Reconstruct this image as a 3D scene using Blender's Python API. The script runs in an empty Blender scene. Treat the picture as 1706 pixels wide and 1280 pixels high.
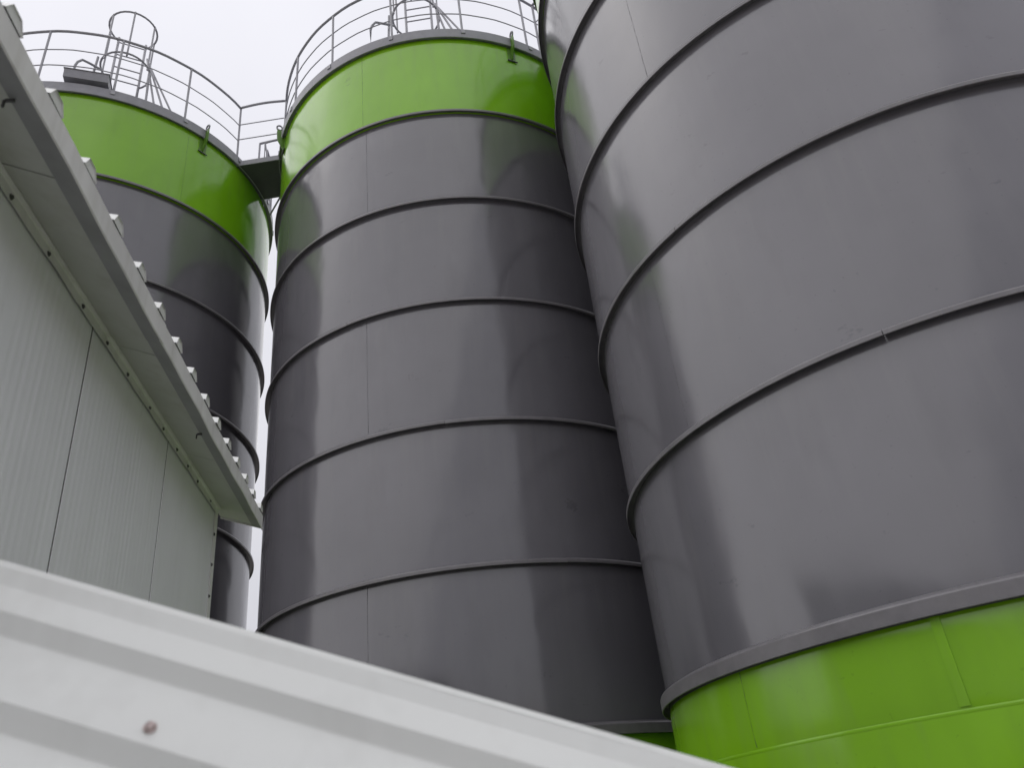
import bpy, bmesh, math, random
from mathutils import Vector, Matrix
random.seed(7)
rad = math.radians
sc = bpy.context.scene
C = sc.collection
H = 1.7                                   # eye height above the yard

# ------------------------------------------------------------------ camera
cam_d = bpy.data.cameras.new('camera')
cam = bpy.data.objects.new('camera', cam_d)
C.objects.link(cam)
pi_, ro_ = rad(29.8988), rad(6.8257)
UPv = Vector((0, -math.sin(pi_), math.cos(pi_)))
Xv = Vector((1, 0, 0))
FW = Vector((0, math.cos(pi_), math.sin(pi_)))
rt = Xv * math.cos(ro_) - UPv * math.sin(ro_)
up = Xv * math.sin(ro_) + UPv * math.cos(ro_)
m = Matrix((rt, up, -FW)).transposed().to_4x4()
m.translation = Vector((0, 0, H))
cam.matrix_world = m
cam_d.sensor_fit = 'HORIZONTAL'
cam_d.sensor_width = 36.0
cam_d.lens = 1350.8 / 1706 * 36.0
cam_d.clip_start = 0.05
cam_d.clip_end = 3000
cam_d.dof.use_dof = True
cam_d.dof.focus_distance = 9.0
cam_d.dof.aperture_fstop = 5.0
sc.camera = cam
sc.cycles.max_bounces = 4
sc.cycles.use_adaptive_sampling = True
sc.cycles.adaptive_threshold = 0.02
sc.cycles.diffuse_bounces = 3
sc.cycles.glossy_bounces = 3
sc.cycles.transmission_bounces = 0
sc.cycles.caustics_reflective = False
sc.render.resolution_x, sc.render.resolution_y = 1024, 769

# ------------------------------------------------------------------ sky and sun (overcast day)
SUN_EL, SUN_AZ = 56.0, 270.0              # azimuth clockwise from +Y
w = bpy.data.worlds.new('World')
sc.world = w
w.use_nodes = True
nt = w.node_tree
nt.nodes.clear()
out = nt.nodes.new('ShaderNodeOutputWorld')
bg = nt.nodes.new('ShaderNodeBackground')
sky = nt.nodes.new('ShaderNodeTexSky')
sky.sky_type = 'NISHITA'
sky.sun_disc = False
sky.sun_elevation = rad(SUN_EL)
sky.sun_rotation = rad(SUN_AZ)
sky.air_density = 1.0
sky.dust_density = 7.0
hsv = nt.nodes.new('ShaderNodeHueSaturation')
hsv.inputs['Saturation'].default_value = 0.25
tc = nt.nodes.new('ShaderNodeTexCoord')
nz = nt.nodes.new('ShaderNodeTexNoise')
nz.inputs['Scale'].default_value = 2.2
nz.inputs['Detail'].default_value = 5
nz.inputs['Roughness'].default_value = 0.5
cr = nt.nodes.new('ShaderNodeValToRGB')
cr.color_ramp.elements[0].position = 0.3
cr.color_ramp.elements[0].color = (8.1, 8.1, 8.85, 1)
cr.color_ramp.elements[1].position = 0.7
cr.color_ramp.elements[1].color = (9.2, 9.2, 9.85, 1)
mx = nt.nodes.new('ShaderNodeMix')
mx.data_type = 'RGBA'
mx.inputs[0].default_value = 0.86
L_ = nt.links.new
L_(sky.outputs[0], hsv.inputs['Color'])
L_(tc.outputs['Generated'], nz.inputs['Vector'])
L_(nz.outputs['Fac'], cr.inputs['Fac'])
L_(hsv.outputs[0], mx.inputs[6])
L_(cr.outputs[0], mx.inputs[7])
sp = nt.nodes.new('ShaderNodeSeparateXYZ')
L_(tc.outputs['Generated'], sp.inputs[0])
el = nt.nodes.new('ShaderNodeMapRange')
el.inputs[1].default_value, el.inputs[2].default_value = 0.0, 1.0
el.inputs[3].default_value, el.inputs[4].default_value = 0.69, 1.11
L_(sp.outputs['Z'], el.inputs[0])
ml = nt.nodes.new('ShaderNodeVectorMath')
ml.operation = 'SCALE'
L_(mx.outputs[2], ml.inputs[0])
L_(el.outputs[0], ml.inputs['Scale'])
L_(ml.outputs[0], bg.inputs['Color'])
bg.inputs['Strength'].default_value = 0.105
L_(bg.outputs[0], out.inputs['Surface'])

sd = bpy.data.lights.new('sun', 'SUN')
sd.energy = 0.95
sd.angle = rad(130)
sd.color = (1.0, 0.97, 0.93)
so = bpy.data.objects.new('sun', sd)
C.objects.link(so)
sdir = Vector((math.sin(rad(SUN_AZ)) * math.cos(rad(SUN_EL)), math.cos(rad(SUN_AZ)) * math.cos(rad(SUN_EL)), math.sin(rad(SUN_EL))))
so.rotation_euler = sdir.to_track_quat('Z', 'Y').to_euler()
so.location = (0, -20, 30)

sc.view_settings.view_transform = 'Standard'
sc.view_settings.look = 'None'
sc.view_settings.exposure = 0.0
sc.view_settings.gamma = 1.0
sc.view_settings.use_curve_mapping = False

# ------------------------------------------------------------------ materials
def node_mat(name):
    mt = bpy.data.materials.new(name)
    mt.use_nodes = True
    t = mt.node_tree
    b = t.nodes['Principled BSDF']
    return mt, t, b

def coords(t, scale=(1, 1, 1), rand=True):
    c = t.nodes.new('ShaderNodeTexCoord')
    mp = t.nodes.new('ShaderNodeMapping')
    mp.inputs['Scale'].default_value = scale
    t.links.new(c.outputs['Object'], mp.inputs['Vector'])
    if rand:
        oi = t.nodes.new('ShaderNodeObjectInfo')
        mm = t.nodes.new('ShaderNodeMath')
        mm.operation = 'MULTIPLY'
        mm.inputs[1].default_value = 37.0
        t.links.new(oi.outputs['Random'], mm.inputs[0])
        cb = t.nodes.new('ShaderNodeCombineXYZ')
        for k in range(3):
            t.links.new(mm.outputs[0], cb.inputs[k])
        t.links.new(cb.outputs[0], mp.inputs['Location'])
    return mp.outputs[0]

def noise(t, vec, scale, detail=4, rough=0.5):
    n = t.nodes.new('ShaderNodeTexNoise')
    n.inputs['Scale'].default_value = scale
    n.inputs['Detail'].default_value = detail
    n.inputs['Roughness'].default_value = rough
    t.links.new(vec, n.inputs['Vector'])
    return n.outputs['Fac']

def ramp(t, fac, stops):
    r = t.nodes.new('ShaderNodeValToRGB')
    e = r.color_ramp.elements
    e[0].position, e[0].color = stops[0][0], (*stops[0][1], 1)
    e[1].position, e[1].color = stops[-1][0], (*stops[-1][1], 1)
    for p, c in stops[1:-1]:
        x = e.new(p)
        x.color = (*c, 1)
    t.links.new(fac, r.inputs['Fac'])
    return r.outputs['Color']

def mixc(t, fac, a, b, mode='MIX'):
    n = t.nodes.new('ShaderNodeMix')
    n.data_type = 'RGBA'
    n.blend_type = mode
    for sock, v in ((0, fac), (6, a), (7, b)):
        if hasattr(v, 'links') or hasattr(v, 'is_linked'):
            t.links.new(v, n.inputs[sock])
        else:
            n.inputs[sock].default_value = v if sock == 0 else (*v, 1)
    return n.outputs[2]

def remap(t, fac, a, b, lo, hi):
    n = t.nodes.new('ShaderNodeMapRange')
    n.inputs[1].default_value, n.inputs[2].default_value = a, b
    n.inputs[3].default_value, n.inputs[4].default_value = lo, hi
    t.links.new(fac, n.inputs[0])
    return n.outputs[0]

def bump(t, b, height, strength, dist, prev=None):
    n = t.nodes.new('ShaderNodeBump')
    n.inputs['Strength'].default_value = strength
    n.inputs['Distance'].default_value = dist
    t.links.new(height, n.inputs['Height'])
    if prev:
        t.links.new(prev, n.inputs['Normal'])
    t.links.new(n.outputs[0], b.inputs['Normal'])
    return n.outputs[0]

def shell_paint(name, col, spec, r0, r1, dirt):
    """glossy enamel on rolled plate: soft dents, dust streaks, scuffs"""
    mt, t, b = node_mat(name)
    v = coords(t)
    vs = coords(t, (3.6, 3.6, 0.34))
    cloud = noise(t, v, 0.9, 3, 0.55)
    streak = noise(t, vs, 2.2, 3, 0.6)
    speck = noise(t, v, 34.0, 1, 0.6)
    scuff = noise(t, coords(t, (1, 1, 1.6)), 2.6, 4, 0.78)
    base = mixc(t, remap(t, cloud, 0.35, 0.7, 0.0, 1.0), tuple(c * 0.92 for c in col), tuple(c * 1.08 for c in col))
    base = mixc(t, remap(t, streak, 0.5, 0.8, 0.0, 0.12), base, dirt)
    # pale dust washed down from each ring
    tc_ = t.nodes.new('ShaderNodeTexCoord')
    sx = t.nodes.new('ShaderNodeSeparateXYZ')
    t.links.new(tc_.outputs['Object'], sx.inputs[0])
    q1 = t.nodes.new('ShaderNodeMath')
    q1.operation = 'MULTIPLY_ADD'
    q1.inputs[1].default_value, q1.inputs[2].default_value = -1 / 1.5, (8.2797 + H) / 1.5 + 2
    t.links.new(sx.outputs['Z'], q1.inputs[0])
    q2 = t.nodes.new('ShaderNodeMath')
    q2.operation = 'FRACT'
    t.links.new(q1.outputs[0], q2.inputs[0])
    q3 = t.nodes.new('ShaderNodeMath')
    q3.operation = 'MULTIPLY'
    t.links.new(remap(t, q2.outputs[0], 0.02, 0.6, 0.13, 0.0), q3.inputs[0])
    t.links.new(remap(t, streak, 0.47, 0.68, 0.0, 1.0), q3.inputs[1])
    base = mixc(t, q3.outputs[0], base, dirt)
    smear = noise(t, coords(t, (1.6, 1.6, 0.5)), 1.7, 3, 0.6)
    base = mixc(t, remap(t, smear, 0.56, 0.74, 0.0, 0.35), base, tuple(c * 0.72 for c in col))
    base = mixc(t, remap(t, speck, 0.72, 0.80, 0.0, 0.30), base, tuple(c * 0.5 for c in col))
    base = mixc(t, remap(t, scuff, 0.66, 0.70, 0.0, 0.35), base, tuple(c * 0.45 for c in col))
    oi = t.nodes.new('ShaderNodeObjectInfo')
    hv = t.nodes.new('ShaderNodeHueSaturation')
    t.links.new(remap(t, oi.outputs['Random'], 0, 1, 0.93, 1.07), hv.inputs['Value'])
    t.links.new(base, hv.inputs['Color'])
    t.links.new(hv.outputs[0], b.inputs['Base Color'])
    rr = t.nodes.new('ShaderNodeMath')
    rr.operation = 'ADD'
    t.links.new(remap(t, cloud, 0.3, 0.7, r0, r1), rr.inputs[0])
    t.links.new(remap(t, streak, 0.45, 0.75, 0.0, 0.06), rr.inputs[1])
    t.links.new(rr.outputs[0], b.inputs['Roughness'])
    b.inputs['Specular IOR Level'].default_value = spec
    d1 = noise(t, coords(t, (1.0, 1.0, 0.55)), 1.15, 3, 0.42)
    bump(t, b, d1, 0.62, 0.03)
    return mt

def plain_paint(name, col, rough, spec=0.5, metallic=0.0, var=0.12, scale=9.0, dirt=None, dirt_amt=0.3, bumpy=0.05):
    mt, t, b = node_mat(name)
    v = coords(t)
    n1 = noise(t, v, scale, 3, 0.6)
    base = mixc(t, remap(t, n1, 0.3, 0.7, 0, 1), tuple(c * (1 - var) for c in col), tuple(min(1, c * (1 + var)) for c in col))
    if dirt:
        n2 = noise(t, coords(t, (4, 4, 0.5)), 2.3, 3, 0.65)
        base = mixc(t, remap(t, n2, 0.5, 0.78, 0, dirt_amt), base, dirt)
    t.links.new(base, b.inputs['Base Color'])
    t.links.new(remap(t, n1, 0.3, 0.7, rough * 0.85, min(1, rough * 1.15)), b.inputs['Roughness'])
    b.inputs['Specular IOR Level'].default_value = spec
    b.inputs['Metallic'].default_value = metallic
    if bumpy > 0.04:
        bump(t, b, noise(t, v, 60.0, 2, 0.6), bumpy, 0.003)
    return mt

GREY = (0.142, 0.138, 0.154)
M_GREY = shell_paint('grey_enamel', GREY, 0.9, 0.115, 0.19, (0.20, 0.195, 0.195))
M_GREEN = shell_paint('green_enamel', (0.225, 0.49, 0.016), 0.55, 0.11, 0.18, (0.20, 0.30, 0.09))
M_FLANGE = plain_paint('grey_flange_paint', (0.165, 0.158, 0.168), 0.34, 0.55, var=0.12, dirt=(0.2, 0.19, 0.18))
M_RIM = plain_paint('grey_rim_paint', (0.27, 0.27, 0.30), 0.45, 0.5, var=0.12, dirt=(0.3, 0.29, 0.27))
M_RAIL = plain_paint('grey_rail_paint', (0.34, 0.34, 0.37), 0.4, 0.5)
M_DARK = plain_paint('dark_grey_plate', (0.07, 0.072, 0.078), 0.5, 0.4)
M_GLUG = plain_paint('green_lug_paint', (0.10, 0.22, 0.02), 0.4, 0.5)
M_WELD = plain_paint('weld_bead_paint', (0.10, 0.10, 0.11), 0.5, 0.4, var=0.4, scale=60, bumpy=0.3)
M_WELDG = plain_paint('green_weld_bead', (0.11, 0.25, 0.012), 0.45, 0.4, var=0.3, scale=60, bumpy=0.3)
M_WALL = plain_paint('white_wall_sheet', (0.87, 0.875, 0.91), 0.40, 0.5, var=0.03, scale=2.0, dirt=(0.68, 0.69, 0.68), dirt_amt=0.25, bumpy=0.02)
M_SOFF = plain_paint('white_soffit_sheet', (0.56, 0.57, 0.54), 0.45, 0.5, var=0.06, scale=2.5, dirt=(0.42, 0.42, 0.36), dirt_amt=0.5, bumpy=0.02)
M_TRIM = plain_paint('white_trim_sheet', (0.81, 0.80, 0.80), 0.42, 0.5, var=0.06, scale=4.0, dirt=(0.48, 0.46, 0.42), dirt_amt=0.5, bumpy=0.03)
M_RETURN = plain_paint('shaded_trim_sheet', (0.30, 0.30, 0.31), 0.5, 0.4, var=0.15, scale=6.0)  # same trim sheet, darker colour carries the shade of the return
M_ROOF = plain_paint('white_roof_sheet', (0.78, 0.79, 0.77), 0.4, 0.5, var=0.04, scale=4.0, dirt=(0.5, 0.5, 0.45), dirt_amt=0.35)
M_CLAD = plain_paint('white_cladding_sheet', (0.825, 0.84, 0.81), 0.38, 0.5, var=0.03, scale=3.0, dirt=(0.58, 0.58, 0.55), dirt_amt=0.35, bumpy=0.02)
M_JOINT = plain_paint('dark_joint_gap', (0.03, 0.03, 0.03), 0.8, 0.2)
M_SCREW = plain_paint('dull_screw_steel', (0.12, 0.12, 0.12), 0.5, 0.5, metallic=0.6, scale=300)
M_RUST = plain_paint('rusty_screw', (0.58, 0.48, 0.46), 0.8, 0.2, var=0.5, scale=200, bumpy=0.4)
M_CONC = plain_paint('concrete', (0.29, 0.278, 0.262), 0.85, 0.3, var=0.2, scale=1.2, dirt=(0.15, 0.13, 0.11), dirt_amt=0.6, bumpy=0.3)

# ------------------------------------------------------------------ mesh helpers
def mesh_obj(name, verts, faces, mat, parent=None, smooth=False, base=None):
    me = bpy.data.meshes.new(name)
    if base is None:
        base = Vector(parent.matrix_world.translation) if parent else Vector((0, 0, 0))
    me.from_pydata([tuple(Vector(v) - base) for v in verts], [], faces)
    me.materials.append(mat)
    if smooth:
        me.polygons.foreach_set('use_smooth', [True] * len(me.polygons))
    me.update()
    o = bpy.data.objects.new(name, me)
    C.objects.link(o)
    if parent:
        o.parent = parent
        # sub-parts sit under a part whose own origin is the thing's origin
        o.matrix_parent_inverse = Matrix.Identity(4)
    return o

def inst(name, me, parent, mat=None):
    o = bpy.data.objects.new(name, me)
    C.objects.link(o)
    o.parent = parent
    return o

def empty(name, loc, label, cat, group=None):
    o = bpy.data.objects.new(name, None)
    o.location = loc
    o.empty_display_size = 0.2
    C.objects.link(o)
    o['label'] = label
    o['category'] = cat
    if group:
        o['group'] = group
    o.matrix_world = Matrix.Translation(Vector(loc))
    return o

class G:
    """collects geometry for one mesh"""
    def __init__(s):
        s.v, s.f = [], []
    def add(s, vs, fs):
        k = len(s.v)
        s.v += [tuple(v) for v in vs]
        s.f += [tuple(i + k for i in f) for f in fs]
    def box(s, c, ax, ay, az, hx, hy, hz):
        c, ax, ay, az = Vector(c), Vector(ax), Vector(ay), Vector(az)
        vs = [c + ax * (sx * hx) + ay * (sy * hy) + az * (sz * hz) for sz in (-1, 1) for sy in (-1, 1) for sx in (-1, 1)]
        s.add(vs, [(0, 2, 3, 1), (4, 5, 7, 6), (0, 1, 5, 4), (2, 6, 7, 3), (0, 4, 6, 2), (1, 3, 7, 5)])
    def tube(s, pts, r, n=8, closed=False):
        pts = [Vector(p) for p in pts]
        k0 = len(s.v)
        N = len(pts)
        for i, p in enumerate(pts):
            if closed:
                d = pts[(i + 1) % N] - pts[i - 1]
            else:
                d = pts[min(i + 1, N - 1)] - pts[max(i - 1, 0)]
            d.normalize()
            a = d.cross(Vector((0, 0, 1)))
            if a.length < 1e-3:
                a = d.cross(Vector((1, 0, 0)))
            a.normalize()
            b = d.cross(a)
            for j in range(n):
                q = 2 * math.pi * j / n
                s.v.append(tuple(p + a * (r * math.cos(q)) + b * (r * math.sin(q))))
        for i in range(N if closed else N - 1):
            i2 = (i + 1) % N
            for j in range(n):
                j2 = (j + 1) % n
                s.f.append((k0 + i * n + j, k0 + i * n + j2, k0 + i2 * n + j2, k0 + i2 * n + j))
        if not closed:
            s.f.append(tuple(k0 + j for j in range(n))[::-1])
            s.f.append(tuple(k0 + (N - 1) * n + j for j in range(n)))
    def revolve(s, bands, a0, a1, seg, closed=False, caps=False):
        """bands: list of polylines [(r, z), ...]; each band has its own vertices, so creases between bands stay sharp"""
        for band in bands:
            k0 = len(s.v)
            nb = len(band)
            cols = seg if closed else seg + 1
            for i in range(cols):
                a = a0 + (a1 - a0) * i / seg
                ca, sa = math.cos(a), math.sin(a)
                for r, z in band:
                    s.v.append((r * ca, r * sa, z))
            for i in range(seg):
                i2 = (i + 1) % cols
                for j in range(nb - 1):
                    s.f.append((k0 + i * nb + j, k0 + i2 * nb + j, k0 + i2 * nb + j + 1, k0 + i * nb + j + 1))
    def obj(s, name, mat, parent=None, smooth=False, base=None):
        return mesh_obj(name, s.v, s.f, mat, parent, smooth, base)

ZERO = Vector((0, 0, 0))

# ------------------------------------------------------------------ ground
g = G()
g.add([(-700, -700, 0), (700, -700, 0), (700, 700, 0), (-700, 700, 0)], [(0, 1, 2, 3)])
gr = g.obj('ground', M_CONC)
gr['kind'] = 'structure'
gr['label'] = 'bare grey concrete yard under the silos'

# unseen hill ring, added to darken the low reflections on the silos
g = G()
nh = 180
for i in range(nh):
    a = 2 * math.pi * i / nh
    hh = 46 + 12 * math.sin(3 * a + 1) + 6 * math.sin(7 * a) + 3 * math.sin(17 * a + 2) + random.uniform(-1.5, 1.5)
    for r_, z in ((330, -2), (380, hh * 0.7), (430, hh), (520, hh * 0.8), (600, -2)):
        g.v.append((r_ * math.cos(a), r_ * math.sin(a), z + (random.uniform(-2, 2) if z > 0 else 0)))
for i in range(nh):
    for j in range(4):
        i2 = (i + 1) % nh
        g.f.append((5 * i + j, 5 * i + j + 1, 5 * i2 + j + 1, 5 * i2 + j))
M_HILL = plain_paint('added_hill_cover', (0.085, 0.078, 0.058), 0.95, 0.1, var=0.4, scale=0.1)
hl = g.obj('added_hills', M_HILL, smooth=True)
hl['kind'] = 'structure'

# unseen earth bank added behind the photographer for the glossy silos to mirror
g = G()
nb_, cols = 90, 7
for i in range(nb_ + 1):
    a = rad(-205 + 190 * i / nb_)
    e = math.sin(math.pi * i / nb_) ** 0.35
    hh = e * (9.5 + 1.2 * math.sin(5 * a) + 0.5 * math.sin(11 * a + 1) + random.uniform(-.15, .15))
    for k_, (r_, f) in enumerate(((30, 0), (34, .3), (39, .65), (44, .9), (50, 1.0), (62, .95), (80, -.05))):
        g.v.append((r_ * math.cos(a) * random.uniform(.985, 1.015), r_ * math.sin(a), hh * f - 0.02 + (random.uniform(-.15, .15) if 0 < k_ < 6 else -.05)))
for i in range(nb_):
    for j in range(cols - 1):
        g.f.append((cols * i + j, cols * i + j + 1, cols * i + cols + j + 1, cols * i + cols + j))
M_SOIL = plain_paint('added_bank_soil', (0.30, 0.25, 0.205), 0.95, 0.1, var=0.2, scale=0.4, dirt=(0.15, 0.15, 0.10), dirt_amt=0.6)
bk = g.obj('added_bank', M_SOIL, smooth=True)
bk['kind'] = 'structure'

# ------------------------------------------------------------------ silos
R = 2.6153
PITCH = 1.5
ZA = 8.2797 + H                            # flange below the green crown
ZT = 9.745 + H                             # lower edge of the top rim
ZTOP = ZT + 0.175
ZF = ZA - 5 * PITCH                        # flange above the green skirt
ZG = 0.348 + H
POS = {'M': (-0.6725, 9.8703), 'R': (3.4695, 6.2002), 'L': (-6.3785, 9.9270)}
SEG = 256

def course_mesh(name, z0, z1, mat):
    gg = G()
    prof = []
    nz_ = 14
    for i in range(nz_ + 1):
        u = i / nz_
        # plate drawn in a little beside each welded flange
        bul = 0.004 * (1 - (abs(2 * u - 1)) ** 6)
        prof.append((R - 0.004 + bul, z0 + (z1 - z0) * u))
    gg.revolve([prof], 0, 2 * math.pi, SEG, closed=True)
    me = bpy.data.meshes.new(name)
    me.from_pydata(gg.v, [], gg.f)
    me.materials.append(mat)
    me.polygons.foreach_set('use_smooth', [True] * len(me.polygons))
    return me

def flange_mesh(name, span, mat, p=0.052, hb=0.040, lip=0.007):
    """quarter of an angle-iron ring: sloped weld on top, upright leg, open underside"""
    gg = G()
    ro = R + p
    bands = [[(R - 0.006, hb + 0.022), (R + 0.012, hb + 0.014), (ro - 0.016, hb + 0.004)],
             [(ro - 0.016, hb + 0.004), (ro - 0.004, hb - 0.002), (ro, hb - 0.012)],
             [(ro, hb - 0.012), (ro, 0.003)],
             [(ro, 0.003), (ro - 0.003, 0.0)],
             [(ro - 0.003, 0.0), (ro - lip, 0.0)],
             [(ro - lip, 0.0), (ro - lip, hb - 0.010)],
             [(ro - lip, hb - 0.010), (R - 0.006, hb - 0.010)]]
    seg = 72
    gg.revolve([b[::-1] for b in bands], 0, span, seg)
    # closed ends
    poly = [(R - 0.006, hb + 0.022), (ro - 0.016, hb + 0.004), (ro, hb - 0.012), (ro, 0), (ro - lip, 0), (ro - lip, hb - 0.010), (R - 0.006, hb - 0.010)]
    for a, flip in ((0, False), (span, True)):
        k = len(gg.v)
        gg.v += [(r * math.cos(a), r * math.sin(a), z) for r, z in poly]
        f = tuple(range(k, k + len(poly)))
        gg.f.append(f[::-1] if flip else f)
    me = bpy.data.meshes.new(name)
    me.from_pydata(gg.v, [], gg.f)
    me.materials.append(mat)
    me.polygons.foreach_set('use_smooth', [len(p_.vertices) == 4 for p_ in me.polygons])
    return me

GAP = 0.0016
FL = flange_mesh('flange_segment', math.pi / 2 - GAP, M_FLANGE)
FLB = flange_mesh('flange_segment', math.pi / 2 - GAP, M_FLANGE, p=0.052, hb=0.092)
zs = [ZA - k * PITCH for k in range(6)]
COURSES = [course_mesh('shell_course', ZA, ZT + 0.02, M_GREEN)]
for k in range(5):
    COURSES.append(course_mesh('shell_course', zs[k + 1], zs[k], M_GREY))
SK1 = course_mesh('skirt_course', ZG, ZF, M_GREEN)
SK2 = course_mesh('skirt_course', 0.35, ZG, M_GREEN)

def top_rim_mesh():
    gg = G()
    p = 0.05
    ro = R + p
    bands = [[(R - 0.05, 0.175), (ro - 0.006, 0.175)], [(ro - 0.006, 0.175), (ro, 0.169)], [(ro, 0.169), (ro, 0.004)],
             [(ro, 0.004), (ro - 0.004, 0)], [(ro - 0.004, 0), (ro - 0.012, 0)], [(ro - 0.012, 0), (ro - 0.012, 0.03)], [(ro - 0.012, 0.03), (R - 0.006, 0.03)]]
    gg.revolve([[(r, z + ZT) for r, z in b[::-1]] for b in bands], 0, 2 * math.pi, SEG, closed=True)
    me = bpy.data.meshes.new('top_rim')
    me.from_pydata(gg.v, [], gg.f)
    me.materials.append(M_RIM)
    me.polygons.foreach_set('use_smooth', [True] * len(me.polygons))
    return me
RIM = top_rim_mesh()

def roof_mesh():
    gg = G()
    gg.revolve([[(0.05, ZTOP + 0.28), (R - 0.05, ZTOP - 0.003)][::-1]], 0, 2 * math.pi, 96, closed=True)
    k = len(gg.v)
    gg.v += [(0.05 * math.cos(2 * math.pi * i / 12), 0.05 * math.sin(2 * math.pi * i / 12), ZTOP + 0.28) for i in range(12)]
    gg.f.append(tuple(range(k, k + 12)))
    me = bpy.data.meshes.new('roof')
    me.from_pydata(gg.v, [], gg.f)
    me.materials.append(M_RIM)
    return me
ROOF = roof_mesh()

def seam(parent, ang, z0, z1, mat, proud=0.0028, wid=0.005):
    """hand-laid vertical weld bead"""
    gg = G()
    n = max(8, int((z1 - z0) / 0.035))
    vs = []
    for i in range(n + 1):
        z = z0 + (z1 - z0) * i / n
        a = ang + random.uniform(-1, 1) * 0.0007
        wv = wid * random.uniform(0.6, 1.3)
        pr = proud * random.uniform(0.3, 1.4)
        for da, rr in ((-wv, -0.004), (0, pr), (wv, -0.004)):
            aa = a + da / R
            vs.append(((R + rr) * math.cos(aa), (R + rr) * math.sin(aa), z))
    fs = []
    for i in range(n):
        for j in range(2):
            fs.append((3 * i + j, 3 * i + j + 1, 3 * i + j + 4, 3 * i + j + 3))
    gg.add(vs, fs)
    return gg.obj('weld_seam', mat, parent, smooth=True, base=ZERO)

def polar(r, deg, z):
    return Vector((r * math.cos(rad(deg)), r * math.sin(rad(deg)), z))

def lug(silo, deg):
    """lifting lug: welded pad, radial plate, round eye on the rim"""
    g1 = G()
    g1.revolve([[(R + 0.009, ZT - 0.27), (R + 0.009, ZT - 0.002)]], rad(deg) - 0.022, rad(deg) + 0.022, 6)
    g1.revolve([[(R - 0.004, ZT - 0.27), (R + 0.009, ZT - 0.27)]], rad(deg) - 0.022, rad(deg) + 0.022, 6)
    for s in (-1, 1):
        a = rad(deg) + s * 0.022
        vs = [((R + rr) * math.cos(a), (R + rr) * math.sin(a), z) for rr, z in ((-0.004, ZT - 0.27), (0.009, ZT - 0.27), (0.009, ZT), (-0.004, ZT))]
        g1.add(vs, [(0, 1, 2, 3)])
    o = g1.obj('lifting_lug', M_GLUG, silo, base=ZERO)
    # radial plate
    er, et = polar(1, deg, 0), polar(1, deg + 90, 0)
    out_ = [(R + 0.009, -0.25), (R + 0.022, -0.25), (R + 0.115, -0.06), (R + 0.125, 0.10), (R + 0.118, 0.165), (R + 0.056, 0.165), (R + 0.056, 0.01), (R + 0.009, -0.01)]
    g2 = G()
    n = len(out_)
    vs = []
    for s in (-1, 1):
        vs += [er * r + et * (0.009 * s) + Vector((0, 0, ZT + z)) for r, z in out_]
    fs = [tuple(range(n))[::-1], tuple(range(n, 2 * n))]
    fs += [(i, (i + 1) % n, n + (i + 1) % n, n + i) for i in range(n)]
    g2.add(vs, fs)
    g2.obj('lug_plate', M_GLUG, o, base=ZERO)
    g3 = G()
    c = er * (R + 0.088) + Vector((0, 0, ZT + 0.20))
    g3.tube([c + er * (0.040 * math.cos(q)) + Vector((0, 0, 0.048 * math.sin(q))) for q in [2 * math.pi * i / 20 for i in range(20)]], 0.013, 8, closed=True)
    g3.obj('lug_eye', M_RIM, o, smooth=True, base=ZERO)
    # stiffener foot
    g4 = G()
    g4.box(er * (R + 0.016) + Vector((0, 0, ZT - 0.275)), et, er, (0, 0, 1), 0.075, 0.008, 0.006)
    g4.obj('lug_foot', M_DARK, o, base=ZERO)

RAILS = (1.165, 0.76, 0.42)               # heights above the rim top

def railing(silo, post_degs, a0, a1):
    """a0..a1 in degrees, the open part faces the walkway"""
    n = max(12, int(abs(a1 - a0) / 3))
    RR = R - 0.02
    top = G()
    top.tube([polar(RR, a0 + (a1 - a0) * i / n, ZTOP + RAILS[0] + 0.004 * math.sin(i * 1.3)) for i in range(n + 1)], 0.020, 8)
    rl = top.obj('railing', M_RAIL, silo, smooth=True, base=ZERO)
    for h in RAILS[1:]:
        gg = G()
        gg.tube([polar(RR, a0 + (a1 - a0) * i / n, ZTOP + h + 0.004 * math.sin(i * 1.7 + h * 9)) for i in range(n + 1)], 0.009, 6)
        gg.obj('mid_rail', M_RAIL, rl, smooth=True, base=ZERO)
    for d in post_degs:
        gg = G()
        gg.tube([polar(RR + 0.012, d, ZTOP - 0.08), polar(RR, d + random.uniform(-.15, .15), ZTOP + RAILS[0])], 0.017, 8)
        gg.box(polar(R + 0.056, d, ZTOP - 0.06), polar(1, d + 90, 0), polar(1, d, 0), (0, 0, 1), 0.028, 0.006, 0.035)
        gg.obj('railing_post', M_RAIL, rl, smooth=False, base=ZERO)
    return rl

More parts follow.
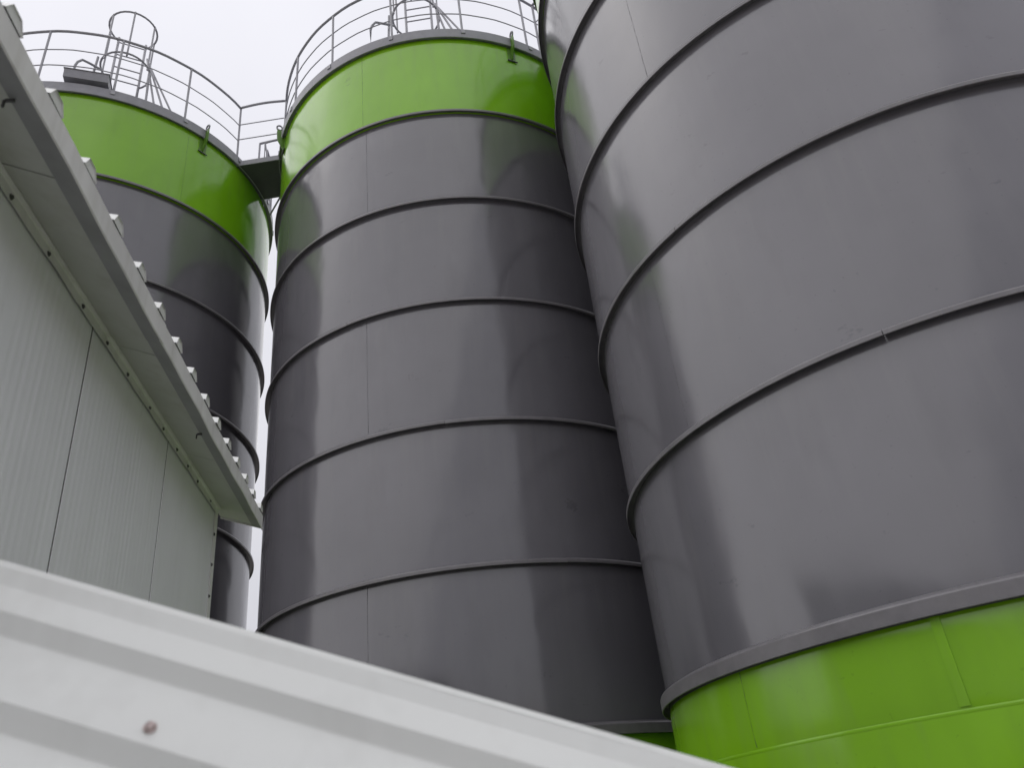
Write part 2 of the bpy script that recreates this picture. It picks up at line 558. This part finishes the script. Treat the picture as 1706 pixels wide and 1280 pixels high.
def ladder_cage(silo, deg, r):
    c = polar(r, deg, 0)
    er, et = polar(1, deg, 0), polar(1, deg + 90, 0)
    # two stiles and rungs
    main = G()
    for s in (-1, 1):
        main.tube([c + et * (0.2 * s) - er * 0.30 + Vector((0, 0, ZTOP - 0.02)), c + et * (0.2 * s) - er * 0.30 + Vector((0, 0, ZTOP + 2.10))], 0.020, 8)
    lad = main.obj('ladder', M_RAIL, silo, smooth=True, base=ZERO)
    for k in range(7):
        gg = G()
        z = ZTOP + 0.25 + 0.29 * k
        gg.tube([c + et * -0.2 - er * 0.30 + Vector((0, 0, z)), c + et * 0.2 - er * 0.30 + Vector((0, 0, z))], 0.011, 6)
        gg.obj('rung', M_RAIL, lad, base=ZERO)
    for z in (1.06, 2.02):
        gg = G()
        pts = [c + er * (0.34 * math.cos(q) - 0.02) + et * (0.35 * math.sin(q)) + Vector((0, 0, ZTOP + z)) for q in [rad(-145 + 290 * i / 24) for i in range(25)]]
        gg.tube(pts, 0.016, 6)
        gg.obj('cage_hoop', M_RAIL, lad, smooth=True, base=ZERO)
    for q in (-115, -58, 0, 58, 115):
        gg = G()
        p = c + er * (0.34 * math.cos(rad(q)) - 0.02) + et * (0.35 * math.sin(rad(q)))
        gg.tube([p + Vector((0, 0, ZTOP + 1.0)), p + Vector((0, 0, ZTOP + 2.04))], 0.014, 6)
        gg.obj('cage_bar', M_RAIL, lad, base=ZERO)
    # raking braces down to the roof edge
    for k, (t0, t1) in enumerate(((0.26, 0.52), (0.30, 0.66), (0.34, 0.80))):
        gg = G()
        gg.tube([c + et * t0 - er * 0.10 + Vector((0, 0, ZTOP + 1.55 - 0.1 * k)), c + et * t1 + er * 0.22 + Vector((0, 0, ZTOP - 0.01))], 0.016, 6)
        gg.obj('raking_brace', M_RAIL, lad, base=ZERO)
    for s, x in ((-1, -0.42), (1, 0.36)):
        gg = G()
        gg.tube([c + et * x + er * 0.12 + Vector((0, 0, ZTOP - 0.02)), c + et * (x * 0.92) + er * 0.08 + Vector((0, 0, ZTOP + 1.08))], 0.018, 8)
        gg.obj('cage_leg', M_RAIL, lad, base=ZERO)
    # bent handrail loop beside the cage
    gg = G()
    gg.tube([c - et * 0.62 + er * 0.30 + Vector((0, 0, ZTOP - 0.02)), c - et * 0.62 + er * 0.30 + Vector((0, 0, ZTOP + 0.52)), c - et * 0.60 + er * 0.29 + Vector((0, 0, ZTOP + 0.62)), c - et * 0.55 + er * 0.28 + Vector((0, 0, ZTOP + 0.70)),
             c - et * 0.46 + er * 0.2 + Vector((0, 0, ZTOP + 0.76)), c - et * 0.30 + er * 0.1 + Vector((0, 0, ZTOP + 0.80))], 0.018, 8)
    gg.obj('hand_loop', M_RAIL, lad, smooth=True, base=ZERO)

def silo(key, label, phase, post_degs, rail_span, lug0, cage, seams, skirt_seams):
    x, y = POS[key]
    t = empty('silo', (x, y, 0), label, 'silo', 'grey steel silos with green bands')
    for i, me in enumerate(COURSES):
        c = inst('shell_course', me, t)
        z0 = zs[i] if i < 6 else 0
        z1 = ZT if i == 0 else zs[i - 1]
        for a in seams[i]:
            seam(c, rad(a), z0 + 0.1, z1 - 0.005, M_WELDG if i == 0 else M_WELD)
    for me, (z0, z1), al in ((SK1, (ZG, ZF), skirt_seams), (SK2, (0.35, ZG), [a + 40 for a in skirt_seams])):
        c = inst('skirt_course', me, t)
        for a in al:
            seam(c, rad(a), z0 + 0.02, z1 - 0.005, M_WELDG)
    for k, z in enumerate(zs):
        for q in range(4):
            o = inst('flange_segment', FLB if k == 5 else FL, t)
            o.location = (random.uniform(-.0015, .0015), random.uniform(-.0015, .0015), z + random.uniform(-.003, .003))
            o.rotation_euler = (0, 0, rad(phase + 23 * k + 90 * q))
    # weld line between the two skirt courses
    gg = G()
    gg.revolve([[(R - 0.005, ZG - 0.014), (R - 0.0015, ZG - 0.005), (R - 0.0015, ZG + 0.005), (R - 0.005, ZG + 0.014)]], 0, 2 * math.pi, SEG, closed=True)
    gg.obj('girth_weld', M_GREEN, t, smooth=True, base=ZERO)
    # narrow cover strip on the skirt
    gg = G()
    a = rad(skirt_seams[0] + 27)
    hw = 0.024
    for b in ([(R - 0.005, ZG + 0.02), (R + 0.0035, ZG + 0.02)], [(R + 0.0035, ZG + 0.02), (R + 0.0035, ZF)]):
        gg.revolve([b], a - hw / R, a + hw / R, 4)
    for s in (-1, 1):
        aa = a + s * hw / R
        gg.add([((R + r) * math.cos(aa), (R + r) * math.sin(aa), z) for r, z in ((-.005, ZG + .02), (.0035, ZG + .02), (.0035, ZF), (-.005, ZF))], [(0, 1, 2, 3)])
    gg.obj('cover_strip', M_GREEN, t, base=ZERO)
    inst('top_rim', RIM, t)
    inst('roof', ROOF, t)
    # concrete plinth
    gg = G()
    gg.revolve([[(R + 0.25, 0.0), (R + 0.25, 0.33)], [(R + 0.25, 0.33), (R + 0.23, 0.35)], [(R + 0.23, 0.35), (R - 0.3, 0.35)]], 0, 2 * math.pi, 96, closed=True)
    gg.obj('plinth', M_CONC, t, smooth=True, base=ZERO)
    for k in range(4):
        lug(t, lug0 + 90 * k)
    railing(t, post_degs, *rail_span)
    ladder_cage(t, *cage)
    return t

# middle silo
posts_m = [-162, -142] + [-120.8 + 21.7 * k for k in range(5)] + [-7] + [14 + 21.5 * k for k in range(7)] + [177]
silo('M', 'middle grey silo with light green crown, standing between the other two silos', 20, posts_m[:2] + posts_m[2:], (-162, 177), -62.5, (-93, 2.12),
     [[-109.2, 20], [-108.2, 10], [-165, 30], [-109.1, 60], [-150, 40], [-110.0, 80]], [-141, 60])
# left silo
posts_l = [-18.3 - 21.8 * k for k in range(15)] + [-340, -357]
silo('L', 'left grey silo with green crown, half hidden behind the white building eave', -30, posts_l, (-18.3, -357), -33.0, (-60.5, 2.15),
     [[-38, 80], [-95, 60], [-60, 50], [-45, 120], [-30, 170], [-50, 100]], [-60, 100])
# right silo
posts_r = [-41.5 + 180 + 18 + 21.6 * k for k in range(16)]
silo('R', 'nearest grey silo filling the right side, with a bright green base band', 57, posts_r, (posts_r[0], posts_r[-1]), -62.5, (-100, 2.12),
     [[-120, 40], [-20, 60], [-142.1, 30], [-30, 60], [-152.4, 40], [-10, 90]], [-153.8, 60])

# sheet-steel box on the left silo's roof edge
sl = [o for o in C.objects if o.name.startswith('silo') and o.type == 'EMPTY'][1]
gg = G()
er, et = polar(1, -69.6, 0), polar(1, 20.4, 0)
zz = (Vector((0, 0, 1)) + er * 0.10).normalized()
er2 = (er - Vector((0, 0, 0.10))).normalized()
gg.box(er * (R - 0.16) + Vector((0, 0, ZTOP + 0.155)), et, er2, zz, 0.285, 0.26, 0.075)
bx = gg.obj('roof_box', M_RIM, sl, base=ZERO)
gg = G()
gg.box(er * (R - 0.16) + Vector((0, 0, ZTOP + 0.155)) + zz * 0.079, et, er2, zz, 0.295, 0.27, 0.004)
gg.obj('box_lid', M_RIM, bx, base=ZERO)
for s in (-1, 1):
    gg = G()
    gg.tube([er * (R - 0.30) + et * (0.22 * s) + Vector((0, 0, ZTOP - 0.02)), er * (R - 0.30) + et * (0.22 * s) + Vector((0, 0, ZTOP + 0.12))], 0.03, 8)
    gg.obj('box_leg', M_RAIL, bx, base=ZERO)

# ------------------------------------------------------------------ walkway bridges between the silo tops
def bridge(ka, kb, label, fa, fb, width, ladder):
    """fa, fb: railing post positions on the camera side, at silo ka and silo kb"""
    A, B = Vector((*fa, 0)), Vector((*fb, 0))
    d = (B - A).normalized()
    nn = Vector((d.y, -d.x, 0))            # towards the camera side
    mid = (A + B) / 2 - nn * (width / 2)
    t = empty('walkway_bridge', (mid.x, mid.y, ZT), label, 'walkway', 'walkway bridges between silo tops')
    L = (B - A).length / 2 + 0.25
    hw = width / 2
    up_ = Vector((0, 0, 1))
    zc = ZT + 0.012
    gg = G()
    gg.box(mid + up_ * zc, d, nn, up_, L, hw - 0.012, 0.004)
    gg.obj('deck_plate', M_DARK, t)
    for s in (-1, 1):
        gg = G()
        c = mid + nn * (s * (hw - 0.006)) + up_ * (zc + 0.045)
        gg.box(c, d, nn, up_, L - 0.2, 0.006, 0.045)
        gg.box(c + up_ * 0.049 - nn * (s * 0.016), d, nn, up_, L - 0.2, 0.022, 0.004)
        gg.obj('edge_channel', M_RIM, t)
    for s in (-1, 1):
        pa = mid + nn * (s * hw) - d * (L - 0.25)
        pb = mid + nn * (s * hw) + d * (L - 0.25)
        top = G()
        top.tube([pa.lerp(pb, i / 8) + up_ * (ZTOP + RAILS[0] + 0.03 * math.sin(math.pi * i / 8)) for i in range(9)], 0.020, 8)
        rl = top.obj('hand_rail', M_RAIL, t, smooth=True)
        for h in RAILS[1:]:
            gg = G()
            gg.tube([pa + up_ * (ZTOP + h), pb + up_ * (ZTOP + h)], 0.009, 6)
            gg.obj('mid_rail', M_RAIL, rl, base=t.matrix_world.translation)
        if s < 0 or not ladder:
            for p in (pa, pb):
                gg = G()
                gg.tube([p + up_ * (zc + 0.03), p + up_ * (ZTOP + RAILS[0])], 0.018, 8)
                gg.obj('railing_post', M_RAIL, rl, base=t.matrix_world.translation)
    if ladder:
        # small braced frame on the deck, one hanger and a knee brace below it
        gg = G()
        q0 = mid + d * 0.035 + nn * 0.30
        q1 = mid + d * 0.34 + nn * 0.30
        gg.tube([q0 + up_ * (zc + 0.0), q0 + up_ * (ZTOP + 0.36), q1 + up_ * (ZTOP + 0.42)], 0.016, 8)
        gg.tube([q0 + up_ * (ZTOP + 0.35), q0 + d * 0.08 + up_ * zc], 0.013, 6)
        gg.obj('deck_frame', M_RAIL, t)
        gg = G()
        p = mid - nn * (hw - 0.04) + d * 0.10
        gg.tube([p + up_ * (zc - 1.6), p + up_ * zc], 0.02, 8)
        gg.obj('hanger', M_RAIL, t)
        gg = G()
        gg.tube([p - d * 0.03 + up_ * (zc - 0.03), p - d * 0.2 + up_ * (zc - 0.42)], 0.014, 6)
        gg.obj('knee_brace', M_RAIL, t)
    return t

bridge('L', 'M', 'dark steel walkway joining the tops of the left and middle silos', (-3.895, 9.10), (-3.165, 9.065), 0.80, True)
am = rad(-41.54)
def mr(r, off):
    return (POS['M'][0] + r * math.cos(am) - off * math.sin(am), POS['M'][1] + r * math.sin(am) + off * math.cos(am))
bridge('M', 'R', 'steel walkway with railing between the tops of the middle and nearest silos', mr(2.57, -0.4), mr(2.98, -0.4), 0.80, False)

# ------------------------------------------------------------------ white panel building on the left
dh = Vector((-0.16648488, 0.98604401, 0)).normalized()
nb = Vector((dh.y, -dh.x, 0))
def W(s, n, z):
    return dh * s + nb * n + Vector((0, 0, z + H))
S0, S1 = -7.0, 4.41
N_W, N_E = -1.0, -0.786
SE = 4.59                                 # roof overhangs the end wall
TL = 0.0575
def z_in(s):
    return 1.680 + TL * (s - 1.68)
def z_out(s):
    return 1.583 + 0.0613 * (s - 1.42)
bl_base = W(-1.3, -3.5, -H)
bld = empty('panel_building', bl_base, 'low white sandwich-panel building with overhanging ribbed roof at far left', 'building')

D0 = -6.0
def hexa(gg, s0, s1, n0, n1, zb, zt):
    vs = [W(s, n, zb(s)) for s in (s0, s1) for n in (n0, n1)] + [W(s, n, zt(s)) for s in (s0, s1) for n in (n0, n1)]
    gg.add(vs, [(0, 1, 3, 2), (4, 6, 7, 5), (0, 4, 5, 1), (2, 3, 7, 6), (0, 2, 6, 4), (1, 5, 7, 3)])

# wall panels with shallow vertical flutes
joints = [S1 - 0.028, 3.378, 2.403]
while joints[-1] > S0:
    joints.append(joints[-1] - 0.975)
for a, b in zip(joints[1:], joints[:-1]):
    gg = G()
    lo, hi = a + 0.004, b - 0.004
    nfl = 22
    pts = [(lo, -0.045), (lo, -0.004), (lo + 0.003, 0.0)]
    for i in range(nfl):
        u0 = lo + 0.02 + (hi - lo - 0.04) * i / nfl
        du = (hi - lo - 0.04) / nfl
        dp = random.uniform(0.0002, 0.0011)
        pts += [(u0 + du * 0.05, 0.0), (u0 + du * 0.30, -dp), (u0 + du * 0.55, -dp), (u0 + du * 0.80, 0.0)]
    pts += [(hi - 0.003, 0.0), (hi, -0.004), (hi, -0.045)]
    vs = []
    for s, dn in pts:
        vs.append(W(s, N_W + dn, -H + 0.05))
        vs.append(W(s, N_W + dn, z_in(s) + 0.01))
    fs = [(2 * i, 2 * i + 2, 2 * i + 3, 2 * i + 1) for i in range(len(pts) - 1)]
    gg.add(vs, fs)
    gg.obj('wall_panel', M_WALL, bld)
for a in joints[1:]:
    gg = G()
    hexa(gg, a - 0.0045, a + 0.0045, N_W - 0.03, N_W - 0.0015, lambda s: -H + 0.05, lambda s: z_in(s) + 0.005)
    gg.obj('joint_seal', M_JOINT, bld)
# core behind the panels (dark joint gaps show it) and the other walls
gg = G()
hexa(gg, S0, S1 - 0.006, D0, N_W - 0.046, lambda s: -H, lambda s: z_in(s) + 0.0)
gg.obj('wall_core', M_JOINT, bld)
gg = G()
hexa(gg, S1 - 0.005, S1 + 0.0, D0, N_W - 0.02, lambda s: -H, lambda s: z_in(s) + 0.0)
gg.obj('end_wall', M_WALL, bld)
# corner flashing at the far end
gg = G()
hexa(gg, S1 - 0.060, S1 + 0.006, N_W + 0.001, N_W + 0.005, lambda s: -H + 0.02, lambda s: z_in(s) - 0.045)
hexa(gg, S1 + 0.002, S1 + 0.006, N_W - 0.07, N_W + 0.001, lambda s: -H + 0.02, lambda s: z_in(s) - 0.045)
cf = gg.obj('corner_flashing', M_TRIM, bld)

def screw(parent, pos, nrm_, r=0.0065, mat=None, base=None):
    nrm_ = nrm_.normalized()
    a = nrm_.cross(Vector((0.3, 0.2, 1))).normalized()
    b = nrm_.cross(a)
    gg = G()
    for rr, h0, h1, nseg in ((r * 1.5, 0.0, 0.0015, 12), (r, 0.0015, 0.006, 6)):
        k = len(gg.v)
        for h in (h0, h1):
            gg.v += [tuple(pos + nrm_ * h + a * (rr * math.cos(2 * math.pi * i / nseg)) + b * (rr * math.sin(2 * math.pi * i / nseg))) for i in range(nseg)]
        gg.f += [(k + i, k + (i + 1) % nseg, k + nseg + (i + 1) % nseg, k + nseg + i) for i in range(nseg)]
        gg.f.append(tuple(range(k + nseg, k + 2 * nseg)))
    return gg.obj('screw', mat or M_SCREW, parent, base=base)

BB = bld.matrix_world.translation
for z in (1.66, 1.49, 1.32, 1.15, 0.9, 0.6):
    screw(cf, W(S1 - 0.053, N_W + 0.005, z), nb, base=BB)
# inside-corner flashing where wall meets soffit, with screws
gg = G()
ss = [S0 + (S1 + 0.0 - S0) * i / 160 for i in range(161)]
slope = (z_out(3.0) - z_in(3.0)) / (N_E - N_W)      # soffit fall towards the eave
def soff(s, n):
    u = (n - N_W) / (N_E - N_W)
    return z_in(s) * (1 - u) + z_out(s) * u
vs, fs = [], []
for s in ss:
    wob = 0.0020 * math.sin(s * 7.0) + 0.0015 * math.sin(s * 19)
    vs += [W(s, N_W + 0.0065 + 1.2 * abs(wob), z_in(s) - 0.052 + 0.3 * wob), W(s, N_W + 0.006, z_in(s) - 0.014), W(s, N_W + 0.012, soff(s, N_W + 0.012) - 0.005),
           W(s, N_W + 0.020, soff(s, N_W + 0.020) - 0.003), W(s, N_W + 0.020, soff(s, N_W + 0.020) + 0.0)]
for i in range(len(ss) - 1):
    for j in range(4):
        fs.append((5 * i + j, 5 * i + 5 + j, 5 * i + 6 + j, 5 * i + 1 + j))
gg.add(vs, fs)
ef = gg.obj('eave_flashing', M_TRIM, bld)
s = 4.2
k = 0
while s > -1:
    screw(ef, W(s, N_W + 0.007, z_in(s) - 0.036), nb, r=0.006, base=BB)
    s -= random.uniform(0.2, 0.3)

def roofz(s, n):
    return z_out(s) + 0.076 - 0.18 * (n - N_E)
# soffit panels (underside of the sandwich roof) with joints
sj = [SE - 0.002, 3.60, 2.58, 1.64, 0.68]
while sj[-1] > S0:
    sj.append(sj[-1] - 0.96)
for a, b in zip(sj[1:], sj[:-1]):
    gg = G()
    lo, hi = a + 0.0025, b - 0.0025
    n0, n1 = N_W - 0.02, N_E - 0.004
    vs = [W(s, n, soff(s, n) + dz) for dz in (0, 0.02) for s in (lo, hi) for n in (n0, n1)]
    gg.add(vs, [(0, 1, 3, 2), (4, 6, 7, 5), (0, 4, 5, 1), (2, 3, 7, 6), (0, 2, 6, 4), (1, 5, 7, 3)])
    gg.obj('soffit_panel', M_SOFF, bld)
# eave trim: upright face with a return under the soffit, in sheets that lap
vs_all = []
lap = [SE, 2.45, -0.2, -3.0, S0]
for i, (b, a) in enumerate(zip(lap[:-1], lap[1:])):
    gg = G()
    off = 0.0025 * (i % 2)
    n = 24
    vs, fs, rv = [], [], []
    for q in range(n + 1):
        s = a + (b - a) * q / n - (0.03 if q == 0 else 0)
        wv = 0.002 * math.sin(s * 5.0) + 0.0015 * math.sin(s * 13.0)
        zo = z_out(s)
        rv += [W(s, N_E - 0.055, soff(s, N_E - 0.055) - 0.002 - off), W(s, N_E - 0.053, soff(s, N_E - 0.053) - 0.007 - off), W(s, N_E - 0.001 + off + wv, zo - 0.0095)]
        vs += [W(s, N_E - 0.001 + off + wv, zo - 0.010), W(s, N_E + 0.003 + off + wv, zo - 0.010), W(s, N_E + 0.004 + off + wv, zo - 0.008),
               W(s, N_E + 0.004 + off + wv * .6, zo + 0.068), W(s, N_E + 0.002 + off, zo + 0.072), W(s, N_E - 0.05, zo + 0.074)]
    for q in range(n):
        for j in range(5):
            fs.append((6 * q + j, 6 * q + 6 + j, 6 * q + 7 + j, 6 * q + 1 + j))
    gg.add(vs, fs)
    et_ = gg.obj('eave_trim', M_TRIM, bld)
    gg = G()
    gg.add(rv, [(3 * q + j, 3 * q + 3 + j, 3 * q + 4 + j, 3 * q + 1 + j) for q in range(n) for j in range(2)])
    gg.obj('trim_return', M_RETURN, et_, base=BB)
# end cap of the eave
gg = G()
s = SE + 0.001
vs = [W(ss_, n, z) for ss_ in (s, s + 0.004) for n, z in ((N_W - 0.02, soff(s, N_W - 0.02) - 0.010), (N_E + 0.004, z_out(s) - 0.012), (N_E + 0.004, z_out(s) + 0.066), (N_W - 0.02, roofz(s, N_W - 0.02) - 0.004))]
gg.add(vs, [(0, 1, 2, 3), (7, 6, 5, 4), (0, 4, 5, 1), (1, 5, 6, 2), (2, 6, 7, 3), (3, 7, 4, 0)])
gg.obj('verge_trim', M_TRIM, bld)
# drip tabs / bent clips under the trim
for s in (1.36, 3.24):
    gg = G()
    c = W(s, N_E - 0.048, soff(s, N_E - 0.048) - 0.018)
    gg.box(c, dh, nb, Vector((0, 0, 1)), 0.0025, 0.010, 0.004)
    gg.box(c + nb * -0.012 + Vector((0, 0, -0.01)), dh, nb, Vector((0, 0, 1)), 0.0025, 0.0025, 0.011)
    gg.obj('trim_clip', M_SCREW, bld)
# roof sheet with trapezoid ribs running up the slope
RIB = 0.2352
up_n = Vector((nb.x, nb.y, 0))
gg = G()
nin = -6.3
ridge = -3.2
vs = [W(s, n, roofz(s, n)) for s in (S0, SE) for n in (N_E - 0.002, ridge)]
vs += [W(s, nin, roofz(s, ridge) - 0.18 * (ridge - nin)) for s in (S0, SE)]
gg.add(vs, [(0, 2, 3, 1), (1, 3, 5, 4)])
gg.obj('roof_sheet', M_ROOF, bld)
s = 1.674 - 20 * RIB
k = 0
while s < SE - 0.04:
    gg = G()
    n0, n1 = N_E + 0.012, ridge
    hb_, ht_, hh = 0.041, 0.021, 0.032
    prof = [(-hb_, -0.003), (-ht_, hh), (ht_, hh), (hb_, -0.003)]
    vs = [W(s + ds, n, roofz(s, n) + dz + TL * ds) for n in (n0, n1) for ds, dz in prof]
    gg.add(vs, [(0, 1, 5, 4), (1, 2, 6, 5), (2, 3, 7, 6)])
    # turned-down end of the rib
    vs = [W(s + ds, n, roofz(s, n) + dz + TL * ds) for n in (n0 - 0.004,) for ds, dz in prof]
    gg.add(vs, [(0, 3, 2, 1)])
    gg.obj('roof_rib', M_ROOF, bld)
    s += RIB
    k += 1

# ------------------------------------------------------------------ sloping ribbed cladding close to the camera
e1 = Vector((0.931698523, 0.091751062, -0.351453559)).normalized()
P0 = Vector((-0.678604291, 0.973928615, 0.391738777 + H))
NN = Vector((0.268456839, -0.825713380, 0.496113233)).normalized()     # leans back a little
e2 = Vector((0.244680991, 0.556578078, 0.793947137)).normalized()
cl = empty('ribbed_cladding', P0 + e1 * 0.9 + Vector((0, 0, -(P0 + e1 * 0.9).z)), 'out-of-focus white ribbed steel cladding sloping down to the right across the bottom', 'cladding')
def Q(a, b, n):
    return P0 + e1 * a + e2 * b + NN * n
A0, A1 = -0.62, 2.4
# profile from the top edge down: (b, n)
prof = [(-0.004, -0.014), (0.0, 0.0), (-0.004, 0.0022), (-0.0115, 0.0030)]
prof2 = [(-0.0115, 0.0030), (-0.035, -0.0010), (-0.037, -0.0008), (-0.073, 0.0030), (-0.075, 0.0026), (-0.0955, -0.0105), (-0.098, -0.0110)]
b = -0.098
while b > -0.8:
    prof2 += [(b - 0.0815, 0.0010), (b - 0.0835, 0.0004), (b - 0.105, -0.0145), (b - 0.107, -0.0150)]
    b -= 0.107
def extr(name, prof, mat, n=28, wob=0.0):
    gg = G()
    vs, fs = [], []
    m_ = len(prof)
    for i in range(n + 1):
        a = A0 + (A1 - A0) * i / n
        for j, (bb, nn) in enumerate(prof):
            vs.append(Q(a, bb, nn + wob * math.sin(a * 7 + j)))
    for i in range(n):
        for j in range(m_ - 1):
            fs.append((m_ * i + j, m_ * i + j + 1, m_ * i + m_ + j + 1, m_ * i + m_ + j))
    gg.add(vs, fs)
    return gg.obj(name, mat, cl)
extr('cap_trim', prof[::1], M_CLAD, wob=0.0002)
extr('ribbed_sheet', prof2, M_CLAD, wob=0.0002)
# back skin and post so that the cladding is a real thin wall
gg = G()
gg.add([Q(A0, -0.004, -0.024), Q(A1, -0.004, -0.024), Q(A1, -0.85, -0.024), Q(A0, -0.85, -0.024), Q(A0, -0.0, -0.012), Q(A1, -0.0, -0.012)], [(0, 1, 2, 3), (0, 4, 5, 1)])
gg.obj('back_sheet', M_CLAD, cl)
for a in (-0.4, 0.75, 1.9):
    gg = G()
    c = Q(a, -0.12, -0.055)
    gg.box(Vector((c.x, c.y, c.z / 2)), (1, 0, 0), (0, 1, 0), (0, 0, 1), 0.025, 0.025, c.z / 2)
    gg.obj('support_post', M_RAIL, cl)
screw(cl, Q(0.3097, -0.160, -0.0006), NN, r=0.0048, mat=M_RUST)
